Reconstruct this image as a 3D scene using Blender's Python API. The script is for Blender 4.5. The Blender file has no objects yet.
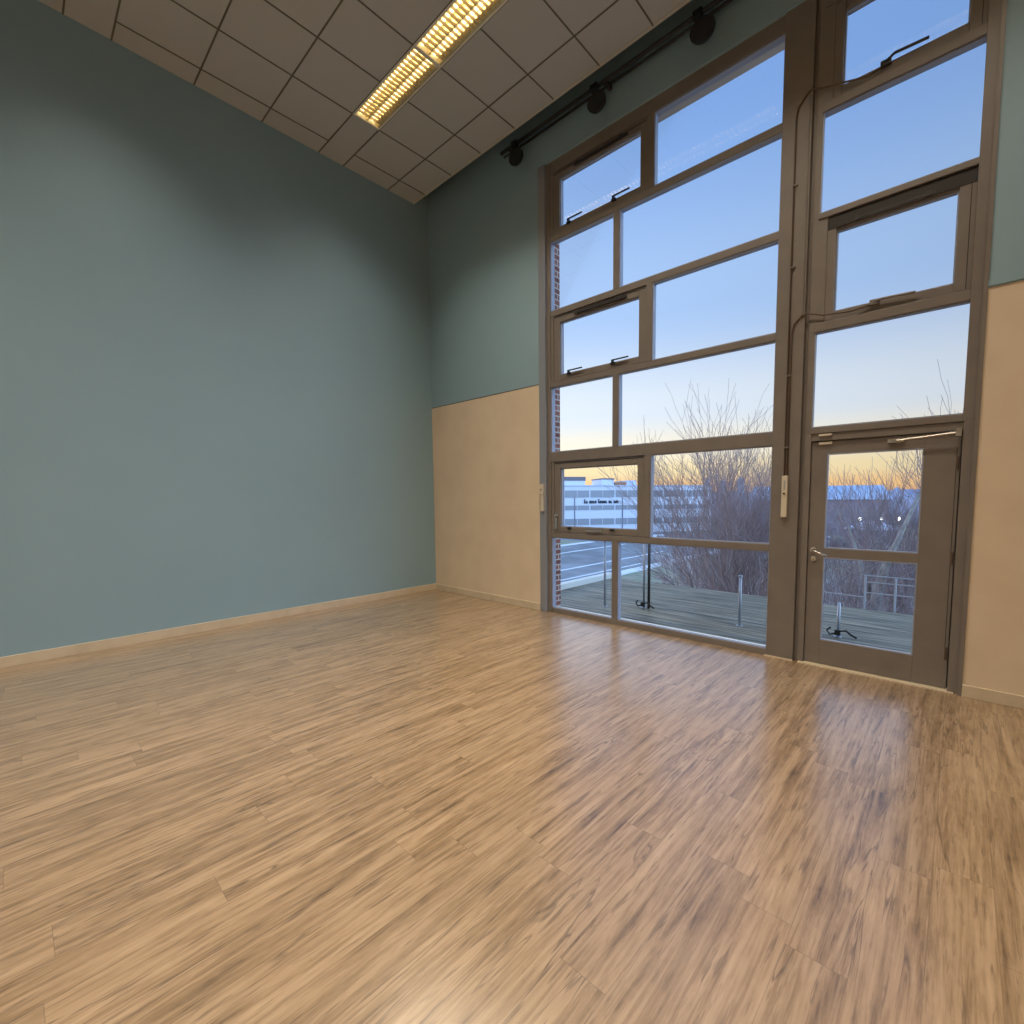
import bpy, bmesh, math, random
from mathutils import Vector, Matrix
random.seed(7)
SC = bpy.context.scene
C = SC.collection

# ---------------------------------------------------------------- camera
cam_d = bpy.data.cameras.new('camera')
cam = bpy.data.objects.new('camera', cam_d); C.objects.link(cam); SC.camera = cam
_f = Vector((-0.6635310742593272, 0.743901456691343, -0.07960613182890498))
_r = Vector((0.7466261941284151, 0.6652063915329863, -0.007055700176552101))
_u = Vector((-0.04770576205849062, 0.06411769955449956, 0.9968014249940944))
CAM = Vector((6.6765, -4.8952, 1.55))
cam.matrix_world = Matrix(((_r.x, _u.x, -_f.x, CAM.x), (_r.y, _u.y, -_f.y, CAM.y), (_r.z, _u.z, -_f.z, CAM.z), (0, 0, 0, 1)))
cam_d.sensor_width = 36; cam_d.lens = 471.607 / 1024 * 36
cam_d.shift_x = (512 - 539.98) / 1024; cam_d.shift_y = (536.17 - 512) / 1024
cam_d.clip_start = 0.05; cam_d.clip_end = 3000

# ---------------------------------------------------------------- colour management
SC.view_settings.view_transform = 'Standard'; SC.view_settings.look = 'None'
SC.view_settings.gamma = 1.0; SC.view_settings.exposure = 0.0; SC.view_settings.use_curve_mapping = False

def lin(r, g, b):
    f = lambda c: (c / 255 / 12.92) if c / 255 <= 0.04045 else ((c / 255 + 0.055) / 1.055) ** 2.4
    return (f(r), f(g), f(b), 1)

# ---------------------------------------------------------------- dusk sky
W = bpy.data.worlds.new('dusk_sky'); SC.world = W; W.use_nodes = True
nt = W.node_tree; nt.nodes.clear()
tc = nt.nodes.new('ShaderNodeTexCoord'); sp = nt.nodes.new('ShaderNodeSeparateXYZ')
nt.links.new(tc.outputs['Generated'], sp.inputs[0])
rp = nt.nodes.new('ShaderNodeValToRGB'); rp.color_ramp.interpolation = 'EASE'
stops = [(0.0, (255, 186, 140)), (0.02, (255, 206, 146)), (0.055, (255, 232, 184)), (0.10, (254, 246, 228)),
         (0.17, (228, 238, 251)), (0.36, (173, 204, 249)), (0.62, (134, 175, 238)), (0.8, (134, 172, 232)), (1.0, (176, 204, 244))]  # zenith stop lifted, above the view, to light the ground outside
el = rp.color_ramp.elements
el[0].position = stops[0][0]; el[0].color = lin(*stops[0][1])
el[1].position = stops[-1][0]; el[1].color = lin(*stops[-1][1])
for p, c in stops[1:-1]:
    e = el.new(p); e.color = lin(*c)
nt.links.new(sp.outputs['Z'], rp.inputs[0])
# the afterglow is brighter to the west (-x); the off-view glows below are added
mr = nt.nodes.new('ShaderNodeMapRange'); mr.inputs[1].default_value = -0.75; mr.inputs[2].default_value = 0.0
mr.inputs[3].default_value = 1.2; mr.inputs[4].default_value = 0.84
nt.links.new(sp.outputs['X'], mr.inputs[0])
gd = nt.nodes.new('ShaderNodeVectorMath'); gd.operation = 'DOT_PRODUCT'; gd.inputs[1].default_value = (-0.955, -0.28, 0.1)
nt.links.new(tc.outputs['Generated'], gd.inputs[0])
gm = nt.nodes.new('ShaderNodeMapRange'); gm.interpolation_type = 'SMOOTHSTEP'; gm.inputs[1].default_value = 0.45; gm.inputs[2].default_value = 0.98; gm.inputs[3].default_value = 0.0; gm.inputs[4].default_value = 4.0  # added west lobe, out of view, brightens the deck and facade
nt.links.new(gd.outputs['Value'], gm.inputs[0])
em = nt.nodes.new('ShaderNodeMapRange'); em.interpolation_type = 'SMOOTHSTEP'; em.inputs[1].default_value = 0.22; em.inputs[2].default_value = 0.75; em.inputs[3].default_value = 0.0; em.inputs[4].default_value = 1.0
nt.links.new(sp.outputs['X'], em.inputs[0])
mx = nt.nodes.new('ShaderNodeMix'); mx.data_type = 'RGBA'; nt.links.new(em.outputs[0], mx.inputs[0]); nt.links.new(rp.outputs[0], mx.inputs[6]); mx.inputs[7].default_value = (1.9, 2.8, 4.2, 1)  # unseen east sky turned bright blue to light the left wall
ad = nt.nodes.new('ShaderNodeMath'); ad.operation = 'ADD'; nt.links.new(mr.outputs[0], ad.inputs[0]); nt.links.new(gm.outputs[0], ad.inputs[1])
bg = nt.nodes.new('ShaderNodeBackground'); wo = nt.nodes.new('ShaderNodeOutputWorld')
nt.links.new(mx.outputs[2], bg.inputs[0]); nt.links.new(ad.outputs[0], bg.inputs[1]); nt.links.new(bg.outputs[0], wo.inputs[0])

LAMP_W = 20.0                 # watts of each ceiling luminaire
LAMP_COL = (1.0, 0.885, 0.715)
LAMP_SPREAD = math.radians(108)

# ---------------------------------------------------------------- materials
def mat(name, rgb, rough=0.6, metal=0.0, spec=0.5, noise=None, bump=None):
    m = bpy.data.materials.new(name); m.use_nodes = True
    n = m.node_tree; b = n.nodes['Principled BSDF']
    b.inputs['Base Color'].default_value = lin(*rgb); b.inputs['Roughness'].default_value = rough
    b.inputs['Metallic'].default_value = metal; b.inputs['Specular IOR Level'].default_value = spec
    if noise or bump:
        t = n.nodes.new('ShaderNodeTexCoord')
    if noise:   # (scale, other colour, low, high)
        nz = n.nodes.new('ShaderNodeTexNoise'); nz.inputs['Scale'].default_value = noise[0]; nz.inputs['Detail'].default_value = 6
        n.links.new(t.outputs['Object'], nz.inputs['Vector'])
        r = n.nodes.new('ShaderNodeValToRGB'); r.color_ramp.elements[0].position = noise[2]; r.color_ramp.elements[1].position = noise[3]
        r.color_ramp.elements[0].color = lin(*rgb); r.color_ramp.elements[1].color = lin(*noise[1])
        n.links.new(nz.outputs['Fac'], r.inputs[0]); n.links.new(r.outputs[0], b.inputs['Base Color'])
    if bump:    # (scale, strength, distance)
        nz = n.nodes.new('ShaderNodeTexNoise'); nz.inputs['Scale'].default_value = bump[0]; nz.inputs['Detail'].default_value = 4
        n.links.new(t.outputs['Object'], nz.inputs['Vector'])
        bp = n.nodes.new('ShaderNodeBump'); bp.inputs['Strength'].default_value = bump[1]; bp.inputs['Distance'].default_value = bump[2]
        n.links.new(nz.outputs['Fac'], bp.inputs['Height']); n.links.new(bp.outputs[0], b.inputs['Normal'])
    return m

def emis(name, rgb, s):
    m = bpy.data.materials.new(name); m.use_nodes = True
    b = m.node_tree.nodes['Principled BSDF']
    b.inputs['Base Color'].default_value = lin(*rgb)
    b.inputs['Emission Color'].default_value = lin(*rgb); b.inputs['Emission Strength'].default_value = s
    return m

def wood_floor():
    m = bpy.data.materials.new('rustic_oak_plank'); m.use_nodes = True
    n = m.node_tree; b = n.nodes['Principled BSDF']; L = n.links.new
    N = lambda t: n.nodes.new(t)
    def math_(op, a, bb=None, c=None):
        q = N('ShaderNodeMath'); q.operation = op
        for i, v in enumerate((a, bb, c)):
            if v is None: continue
            if isinstance(v, (int, float)): q.inputs[i].default_value = v
            else: L(v, q.inputs[i])
        return q.outputs[0]
    t = N('ShaderNodeTexCoord'); s = N('ShaderNodeSeparateXYZ'); L(t.outputs['Object'], s.inputs[0])
    PW, PL = 0.185, 1.25
    row = math_('FLOOR', math_('DIVIDE', s.outputs['X'], PW))
    wn = N('ShaderNodeTexWhiteNoise'); wn.noise_dimensions = '1D'; L(row, wn.inputs['W'])
    yo = math_('ADD', math_('DIVIDE', s.outputs['Y'], PL), math_('MULTIPLY', wn.outputs['Value'], 3.7))
    col = math_('FLOOR', yo)
    cid = N('ShaderNodeCombineXYZ'); L(row, cid.inputs[0]); L(col, cid.inputs[1])
    w2 = N('ShaderNodeTexWhiteNoise'); w2.noise_dimensions = '2D'; L(cid.outputs[0], w2.inputs['Vector'])
    # seams
    fx = math_('FRACT', math_('DIVIDE', s.outputs['X'], PW)); fy = math_('FRACT', yo)
    ex = math_('MULTIPLY', math_('MINIMUM', fx, math_('SUBTRACT', 1.0, fx)), PW)
    ey = math_('MULTIPLY', math_('MINIMUM', fy, math_('SUBTRACT', 1.0, fy)), PL)
    seam = math_('LESS_THAN', math_('MINIMUM', ex, ey), 0.0016)
    # grain coordinates, shifted per plank
    def stretched(sx, sy, off):
        c = N('ShaderNodeCombineXYZ')
        L(math_('MULTIPLY', s.outputs['X'], sx), c.inputs[0]); L(math_('MULTIPLY', s.outputs['Y'], sy), c.inputs[1])
        L(math_('MULTIPLY', w2.outputs['Value'], off), c.inputs[2]); return c.outputs[0]
    def noise(vec, scale, detail, rough=0.55, dist=0.0):
        q = N('ShaderNodeTexNoise'); q.inputs['Scale'].default_value = scale; q.inputs['Detail'].default_value = detail
        q.inputs['Roughness'].default_value = rough; q.inputs['Distortion'].default_value = dist; L(vec, q.inputs['Vector']); return q.outputs['Fac']
    g1 = noise(stretched(19, 1.2, 40), 1.0, 9, 0.68, 0.5)     # broad cathedral figure
    g2 = noise(stretched(75, 3.0, 60), 1.0, 5, 0.6, 0.4)      # fine fibre
    g3 = noise(stretched(9.0, 0.5, 83), 1.0, 4, 0.5, 1.3)     # crack field
    g4 = noise(stretched(3.0, 1.1, 21), 1.0, 3, 0.5, 0.2)      # where cracks occur
    g5 = noise(stretched(22, 9, 17), 1.0, 5, 0.6, 0.3)        # knots and cross figure
    ramp = N('ShaderNodeValToRGB'); e = ramp.color_ramp.elements
    e[0].position = 0.35; e[0].color = lin(84, 66, 48); e[1].position = 0.68; e[1].color = lin(195, 168, 138)
    k = e.new(0.43); k.color = lin(138, 112, 82); k = e.new(0.53); k.color = lin(169, 142, 112)
    fac = math_('ADD', math_('MULTIPLY', g1, 0.62), math_('MULTIPLY', g2, 0.24))
    fac = math_('ADD', fac, math_('MULTIPLY', g5, 0.14)); L(fac, ramp.inputs[0])
    def mix(f, a, c2, mode='MIX'):
        q = N('ShaderNodeMix'); q.data_type = 'RGBA'; q.blend_type = mode
        if isinstance(f, (int, float)): q.inputs[0].default_value = f
        else: L(f, q.inputs[0])
        for v, i in ((a, 6), (c2, 7)):
            if isinstance(v, tuple): q.inputs[i].default_value = v
            else: L(v, q.inputs[i])
        return q.outputs[2]
    # plank to plank tint
    tint = N('ShaderNodeValToRGB'); tint.color_ramp.elements[0].color = (0.94, 0.925, 0.91, 1); tint.color_ramp.elements[1].color = (1.03, 1.01, 0.99, 1)
    L(w2.outputs['Value'], tint.inputs[0])
    c = mix(1.0, ramp.outputs[0], tint.outputs[0], 'MULTIPLY')
    # cracks: thin dark lines where the crack field crosses one half, only in some places
    band = math_('ABSOLUTE', math_('SUBTRACT', g3, 0.5))
    thin = N('ShaderNodeMapRange'); thin.inputs[1].default_value = 0.0; thin.inputs[2].default_value = 0.013; thin.inputs[3].default_value = 1; thin.inputs[4].default_value = 0
    L(band, thin.inputs[0])
    wh = N('ShaderNodeMapRange'); wh.inputs[1].default_value = 0.44; wh.inputs[2].default_value = 0.56; L(g4, wh.inputs[0])
    cr = math_('MULTIPLY', thin.outputs[0], math_('MULTIPLY', wh.outputs[0], 0.72))
    c = mix(cr, c, lin(80, 62, 46))
    # short dark pores
    po = N('ShaderNodeMapRange'); po.inputs[1].default_value = 0.58; po.inputs[2].default_value = 0.70; po.inputs[3].default_value = 0; po.inputs[4].default_value = 0.65
    L(noise(stretched(48, 4.5, 31), 1.0, 3), po.inputs[0]); c = mix(po.outputs[0], c, lin(98, 76, 55))
    c = mix(math_('MULTIPLY', seam, 0.30), c, lin(74, 56, 40))
    L(c, b.inputs['Base Color'])
    rr = N('ShaderNodeMapRange'); rr.inputs[3].default_value = 0.27; rr.inputs[4].default_value = 0.42; L(g2, rr.inputs[0]); L(rr.outputs[0], b.inputs['Roughness'])
    b.inputs['Specular IOR Level'].default_value = 0.45
    b.inputs['Coat Weight'].default_value = 1.0; b.inputs['Coat Roughness'].default_value = 0.25; b.inputs['Coat IOR'].default_value = 1.9
    bp = N('ShaderNodeBump'); bp.inputs['Strength'].default_value = 0.10; bp.inputs['Distance'].default_value = 0.004
    L(math_('SUBTRACT', g2, math_('MULTIPLY', seam, 0.8)), bp.inputs['Height']); L(bp.outputs[0], b.inputs['Normal'])
    return m

def deck_mat():
    m = bpy.data.materials.new('weathered_deck_board'); m.use_nodes = True
    n = m.node_tree; b = n.nodes['Principled BSDF']; L = n.links.new
    t = n.nodes.new('ShaderNodeTexCoord'); mp = n.nodes.new('ShaderNodeMapping'); L(t.outputs['Object'], mp.inputs[0])
    mp.inputs['Scale'].default_value = (0.8, 14, 1)
    nz = n.nodes.new('ShaderNodeTexNoise'); nz.inputs['Scale'].default_value = 1.6; nz.inputs['Detail'].default_value = 6; L(mp.outputs[0], nz.inputs['Vector'])
    r = n.nodes.new('ShaderNodeValToRGB'); e = r.color_ramp.elements
    e[0].position = 0.35; e[0].color = lin(72, 70, 58); e[1].position = 0.68; e[1].color = lin(160, 154, 134)
    L(nz.outputs['Fac'], r.inputs[0]); L(r.outputs[0], b.inputs['Base Color']); b.inputs['Roughness'].default_value = 0.45
    return m

def brick_mat():
    m = bpy.data.materials.new('red_brick'); m.use_nodes = True
    n = m.node_tree; b = n.nodes['Principled BSDF']; L = n.links.new
    t = n.nodes.new('ShaderNodeTexCoord'); s = n.nodes.new('ShaderNodeSeparateXYZ'); cc = n.nodes.new('ShaderNodeCombineXYZ'); L(t.outputs['Object'], s.inputs[0])
    a = n.nodes.new('ShaderNodeMath'); a.operation = 'ADD'; L(s.outputs['X'], a.inputs[0]); L(s.outputs['Y'], a.inputs[1])
    L(a.outputs[0], cc.inputs[0]); L(s.outputs['Z'], cc.inputs[1])
    k = n.nodes.new('ShaderNodeTexBrick'); k.inputs['Scale'].default_value = 1; k.inputs['Brick Width'].default_value = 0.225; k.inputs['Row Height'].default_value = 0.075
    k.inputs['Mortar Size'].default_value = 0.01; k.inputs['Color1'].default_value = lin(150, 92, 78); k.inputs['Color2'].default_value = lin(112, 66, 58); k.inputs['Mortar'].default_value = lin(190, 178, 168)
    L(cc.outputs[0], k.inputs['Vector']); L(k.outputs['Color'], b.inputs['Base Color']); b.inputs['Roughness'].default_value = 0.9
    return m

def glass_mat(name='window_glass', tintc=(0.975, 0.985, 0.985, 1), refl=0.07):
    m = bpy.data.materials.new(name); m.use_nodes = True
    n = m.node_tree; n.nodes.clear(); L = n.links.new
    o = n.nodes.new('ShaderNodeOutputMaterial'); mx = n.nodes.new('ShaderNodeMixShader')
    tr = n.nodes.new('ShaderNodeBsdfTransparent'); tr.inputs[0].default_value = tintc
    gl = n.nodes.new('ShaderNodeBsdfGlossy'); gl.inputs['Roughness'].default_value = 0.02
    fr = n.nodes.new('ShaderNodeFresnel'); fr.inputs[0].default_value = 1.45
    mu = n.nodes.new('ShaderNodeMath'); mu.operation = 'MULTIPLY'; mu.inputs[1].default_value = 0.15; L(fr.outputs[0], mu.inputs[0])
    L(mu.outputs[0], mx.inputs[0]); L(tr.outputs[0], mx.inputs[1]); L(gl.outputs[0], mx.inputs[2]); L(mx.outputs[0], o.inputs[0])
    return m

M = dict(
    teal=mat('teal_wall_paint', (144, 173, 187), 0.62, noise=(0.9, (140, 169, 183), 0.35, 0.7), bump=(120, 0.05, 0.002)),
    cream=mat('cream_wall_paint', (226, 207, 182), 0.6, noise=(3.0, (219, 199, 174), 0.4, 0.75), bump=(140, 0.06, 0.002)),
    white=mat('white_wall_paint', (205, 200, 190), 0.7),
    skirt=mat('cream_gloss_paint', (214, 198, 174), 0.4, noise=(6, (204, 188, 162), 0.4, 0.7)),
    tile=mat('mineral_ceiling_tile', (190, 190, 188), 0.95, noise=(420, (164, 163, 160), 0.52, 0.66), bump=(300, 0.3, 0.002)),
    grid=mat('ceiling_grid_bar', (104, 97, 86), 0.6),
    edge=mat('ceiling_edge_angle', (196, 192, 180), 0.5),
    slab=mat('dark_concrete', (110, 108, 104), 0.9),
    floor=wood_floor(), deck=deck_mat(), brick=brick_mat(), glass=glass_mat(),
    frame=mat('taupe_powder_coat', (127, 119, 113), 0.42, noise=(5, (119, 111, 106), 0.4, 0.75)),
    bead=mat('grey_glazing_bead', (150, 156, 175), 0.45),
    steel=mat('blue_grey_steel', (150, 154, 164), 0.35, 0.2),
    gasket=mat('dark_gasket', (46, 42, 40), 0.7),
    black=mat('matt_black', (26, 28, 30), 0.55), darkgrey=mat('dark_grey_metal', (62, 60, 60), 0.5, 0.3),
    chrome=mat('satin_chrome', (206, 202, 196), 0.25, 0.9),
    ivory=mat('ivory_plastic', (216, 205, 184), 0.4), cable=mat('brown_cable_cover', (92, 74, 60), 0.5),
    housing=mat('white_luminaire_enamel', (225, 220, 205), 0.35),
    reflector=mat('bright_reflector', (235, 222, 190), 0.25, 0.8),
    blade=mat('louvre_blade', (150, 140, 122), 0.4, 0.5),
    tube=emis('fluorescent_tube', (255, 228, 165), 5.5),
    ground=mat('winter_grass', (128, 138, 116), 0.95, noise=(0.5, (150, 144, 130), 0.4, 0.65)),
    asphalt=mat('asphalt', (112, 116, 122), 0.85, noise=(0.25, (138, 144, 152), 0.4, 0.7)),
    kerb=mat('pale_kerb_stone', (214, 220, 230), 0.7), cap=mat('pale_coping', (222, 222, 216), 0.6),
    bark=mat('pale_grey_bark', (196, 188, 180), 0.85, noise=(9, (150, 142, 136), 0.4, 0.65)),
    trunk_bark=mat('grey_trunk_bark', (140, 138, 134), 0.9, noise=(7, (108, 106, 104), 0.4, 0.65)),
    twig=mat('brown_grey_twig', (138, 126, 128), 0.85), shrub=mat('purple_brown_twig', (164, 162, 172), 0.9, noise=(1.5, (224, 224, 228), 0.45, 0.7)),
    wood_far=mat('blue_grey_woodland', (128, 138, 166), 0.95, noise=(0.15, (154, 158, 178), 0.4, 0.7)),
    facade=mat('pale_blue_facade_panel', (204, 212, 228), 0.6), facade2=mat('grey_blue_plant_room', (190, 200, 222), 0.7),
    louvre_d=mat('dark_plant_louvre', (110, 106, 116), 0.7), window_far=mat('dark_office_glass', (138, 144, 156), 0.2),
    orange=mat('rust_brown_cladding', (160, 116, 90), 0.8), sign=mat('dark_sign_letter', (34, 38, 60), 0.6),
    slate=mat('slate_blue_roof', (146, 166, 196), 0.7, noise=(0.3, (164, 184, 212), 0.4, 0.7)),
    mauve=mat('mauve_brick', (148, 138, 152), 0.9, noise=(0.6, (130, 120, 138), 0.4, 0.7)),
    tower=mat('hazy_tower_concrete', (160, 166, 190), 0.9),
    galv=mat('galvanised_steel', (168, 174, 184), 0.45, 0.5), lampglow=emis('street_lamp_glow', (255, 250, 240), 9.0),
    carw=mat('silver_car_paint', (205, 212, 222), 0.3, 0.2), carb=mat('dark_car_paint', (48, 54, 70), 0.3, 0.2), rubber=mat('tyre_rubber', (24, 24, 26), 0.8),
)

# ---------------------------------------------------------------- mesh helpers
class MB:
    def __init__(s): s.v = []; s.f = []; s.mi = []; s.cur = 0; s.bx = []
    def add(s, vs, fs):
        o = len(s.v); s.v += [tuple(v) for v in vs]; s.f += [tuple(i + o for i in f) for f in fs]; s.mi += [s.cur] * len(fs); return s
    def box(s, x0, x1, y0, y1, z0, z1):
        x0, x1 = sorted((x0, x1)); y0, y1 = sorted((y0, y1)); z0, z1 = sorted((z0, z1))
        s.bx.append((x0, x1, y0, y1, z0, z1))
        v = [(x0, y0, z0), (x1, y0, z0), (x1, y1, z0), (x0, y1, z0), (x0, y0, z1), (x1, y0, z1), (x1, y1, z1), (x0, y1, z1)]
        return s.add(v, [(0, 3, 2, 1), (4, 5, 6, 7), (0, 1, 5, 4), (1, 2, 6, 5), (2, 3, 7, 6), (3, 0, 4, 7)])
    def cyl(s, p0, p1, r0, r1=None, n=12, caps=True):
        return s.tube([p0, p1], [r0, r0 if r1 is None else r1], n, caps)
    def tube(s, pts, rad, n=8, caps=True):
        pts = [Vector(p) for p in pts]
        if isinstance(rad, (int, float)): rad = [rad] * len(pts)
        vs = []; fs = []; prev = None
        for i, p in enumerate(pts):
            d = (pts[min(i + 1, len(pts) - 1)] - pts[max(i - 1, 0)])
            d = d.normalized() if d.length > 1e-9 else Vector((0, 0, 1))
            if prev is None:
                a = d.cross(Vector((0, 0, 1)) if abs(d.z) < 0.9 else Vector((1, 0, 0))).normalized()
            else:
                a = (prev - d * prev.dot(d)).normalized()
            prev = a; b = d.cross(a)
            for k in range(n):
                t = 2 * math.pi * k / n; vs.append(p + (a * math.cos(t) + b * math.sin(t)) * rad[i])
        for i in range(len(pts) - 1):
            for k in range(n):
                fs.append((i * n + k, i * n + (k + 1) % n, (i + 1) * n + (k + 1) % n, (i + 1) * n + k))
        if caps:
            fs.append(tuple(reversed(range(n)))); fs.append(tuple((len(pts) - 1) * n + k for k in range(n)))
        return s.add(vs, fs)
    def prism(s, prof, axis, a0, a1):
        # prof: list of 2-D points; extruded along axis 'x' (points are y,z), 'y' (x,z) or 'z' (x,y)
        mk = {'x': lambda p, a: (a, p[0], p[1]), 'y': lambda p, a: (p[0], a, p[1]), 'z': lambda p, a: (p[0], p[1], a)}[axis]
        n = len(prof); vs = [mk(p, a0) for p in prof] + [mk(p, a1) for p in prof]
        fs = [tuple(range(n)), tuple(range(2 * n - 1, n - 1, -1))] + [(i, i + n, (i + 1) % n + n, (i + 1) % n) for i in range(n)]
        return s.add(vs, fs)
    def build(s, name, m, parent=None, origin=None, bevel=0.0, smooth=False):
        me = bpy.data.meshes.new(name)
        po = Vector(origin) if origin is not None else Vector((0, 0, 0))
        me.from_pydata([tuple(Vector(v) - po) for v in s.v], [], s.f)
        for mm in (m if isinstance(m, (list, tuple)) else [m]): me.materials.append(mm)
        for p, i in zip(me.polygons, s.mi): p.material_index = i
        bm = bmesh.new(); bm.from_mesh(me); bmesh.ops.recalc_face_normals(bm, faces=bm.faces); bm.to_mesh(me); bm.free()
        if smooth:
            for p in me.polygons: p.use_smooth = len(p.vertices) == 4
        o = bpy.data.objects.new(name, me); C.objects.link(o)
        if parent is not None: o.parent = parent
        elif origin is not None: o.location = po
        if bevel:
            md = o.modifiers.new('bevel', 'BEVEL'); md.width = bevel; md.segments = 2; md.limit_method = 'ANGLE'
        return o

def tag(o, label=None, cat=None, group=None, kind=None):
    if label: o['label'] = label
    if cat: o['category'] = cat
    if group: o['group'] = group
    if kind: o['kind'] = kind
    return o
def empty(name, loc, rz=0.0):
    o = bpy.data.objects.new(name, None); C.objects.link(o); o.location = loc; o.rotation_euler = (0, 0, rz); o.empty_display_size = 0.1; return o
def structure(mb, name, m, label=None, cat=None, **k):
    return tag(mb.build(name, m, **k), label, cat, kind='structure')
def kids(o): return [c for c in C.objects if c.parent == o]
def copy_tree(o, parent=None):
    ch = kids(o); c = o.copy(); C.objects.link(c); c.parent = parent
    for k in ch: copy_tree(k, c)
    return c

# ================================================================ THE ROOM
YW = -0.08                      # inner face of the window wall (frames sit around y = 0)
RX, RY, ZC = 9.4, -9.2, 6.216   # right wall, rear wall, ceiling height
OX0, OX1, OZ = 2.385, 6.745, 5.80
# floor
structure(MB().box(-0.03, RX, RY, 0.08, -0.12, 0), 'floor', M['floor'], 'pale oak plank floor of rustic grained boards', 'floor')
structure(MB().prism([(-0.03, 0.3), (-0.03, YW), (0.028, -5.0), (0.075, RY - 0.2), (-0.3, RY - 0.2), (-0.3, 0.3)], 'z', -0.2, 6.7), 'wall_left', M['teal'], 'tall plain teal wall beside the glazing', 'wall')
structure(MB().box(RX, RX + 0.2, RY - 0.2, 0.3, -0.2, 6.7), 'wall_right', M['cream'], 'plain cream side wall', 'wall')
structure(MB().box(0, RX, RY - 0.2, RY, -0.2, 6.7), 'wall_rear', M['white'], 'plain off-white wall facing the glazing', 'wall')
w = MB()
SPL, SPR = 3.07, 3.052
for x0, x1, sz in ((-0.03, OX0, SPL), (OX1, RX, SPR)):
    w.cur = 1; w.box(x0, x1, YW, 0.098, -0.2, sz)
    w.cur = 0; w.box(x0, x1, YW, 0.098, sz, OZ)
w.cur = 0; w.box(-0.03, RX, YW, 0.098, OZ, 6.7)
structure(w, 'wall_front', [M['teal'], M['cream']], 'window wall, teal above and cream below, around the glazing', 'wall')
structure(MB().box(-0.03, OX0, YW - 0.002, YW + 0.01, SPL - 0.006, SPL + 0.004), 'trim_1', M['cable'], 'thin dark line between teal and cream paint beside teal wall corner', 'trim')
structure(MB().box(OX1, RX, YW - 0.012, YW + 0.01, SPR + 0.004, SPR + 0.045).box(OX1, RX, YW - 0.003, YW + 0.01, SPR - 0.004, SPR + 0.004), 'trim_2', M['teal'], 'narrow teal ledge strip above the cream panel beside the glazed door', 'trim')
structure(MB().box(OX1 - 0.022, OX1 + 0.004, YW - 0.012, YW + 0.004, 0.0, OZ), 'trim_3', M['frame'], 'slim taupe cover strip up the wall edge beside the door', 'trim')
structure(MB().prism([(-0.03, YW), (-0.014, YW), (0.044, -5.0), (0.09, RY), (0.072, RY), (0.028, -5.0)], 'z', 0, 0.105), 'baseboard_left', M['skirt'], 'cream skirting board along the teal wall', 'skirting', bevel=0.003)
b = MB().box(-0.014, OX0, YW - 0.016, YW, 0, 0.10); structure(b, 'baseboard_front', M['skirt'], 'cream skirting board under the cream panel near the room corner', 'skirting', bevel=0.003)
structure(MB().box(OX1 + 0.004, RX, YW - 0.016, YW, 0, 0.095), 'baseboard_right', M['skirt'], 'cream skirting board beside the glazed door', 'skirting', bevel=0.003)

# ceiling: suspended tiles stop short of the window wall
EY = -0.345
YL = [-0.787, -1.48, -1.827, -2.52, -3.214, -3.907, -4.254, -4.947, -5.64, -6.33, -6.677, -7.37, -8.06, -8.75]
LIT = [(-1.48, -1.827, 0.946, 5), (-3.907, -4.254, 0.946, 5), (-6.33, -6.677, 0.946, 5)]     # luminaire rows: y, y, first x, number
t = MB(); ys = [EY] + YL + [RY]
for a, bb in zip(ys[:-1], ys[1:]):
    row = [r for r in LIT if r[0] == a]
    if row:
        _, _, x0, n = row[0]
        t.box(-0.03, x0, a, bb, ZC, ZC + 0.02); t.box(x0 + 1.29 * n, RX, a, bb, ZC, ZC + 0.02)
    else: t.box(-0.03, RX, a, bb, ZC, ZC + 0.02)
structure(t, 'ceiling', M['tile'], 'suspended ceiling of square mineral tiles', 'ceiling')
g = MB(); e = 0.0075
for y in YL: g.box(-0.03, RX, y - e, y + e, ZC - 0.005, ZC + 0.002)
xs = [0.301 + 0.645 * k for k in range(15)]
for a, bb in zip(ys[:-1], ys[1:]):
    if [r for r in LIT if r[0] == a]: continue
    for x in xs: g.box(x - e, x + e, a, bb, ZC - 0.0045, ZC + 0.002)
structure(g, 'trim_4', M['grid'], 'dark grid bars between the ceiling tiles', 'trim')
structure(MB().box(-0.03, RX, EY, EY + 0.022, ZC - 0.004, ZC + 0.07).box(-0.03, RX, EY - 0.012, EY, ZC - 0.004, ZC), 'trim_5', M['edge'], 'pale angle edging where the ceiling stops before the window wall', 'trim')
structure(MB().box(-0.25, RX + 0.2, RY - 0.2, 0.3, 6.7, 6.9), 'ceiling', M['slab'], 'dark structural slab above the tiles', 'ceiling')

# ================================================================ GLAZING
FY0, FY1, GY = -0.05, 0.0, -0.007
def pane(x0, x1, z0, z1, parent, y=GY, name='pane'):
    return MB().box(x0, x1, y - 0.004, y + 0.004, z0, z1).build(name, M['glass'], parent)
def beads(x0, x1, z0, z1, y, parent):      # pale glazing bead round a pane
    w_ = 0.012
    m = MB()
    m.box(x0, x0 + w_, y - 0.03, y + 0.005, z0, z1).box(x1 - w_, x1, y - 0.03, y + 0.005, z0, z1)
    m.box(x0 + w_, x1 - w_, y - 0.03, y + 0.005, z0, z0 + w_).box(x0 + w_, x1 - w_, y - 0.03, y + 0.005, z1 - w_, z1)
    return m.build('glazing_bead', M['bead'], parent)

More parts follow.
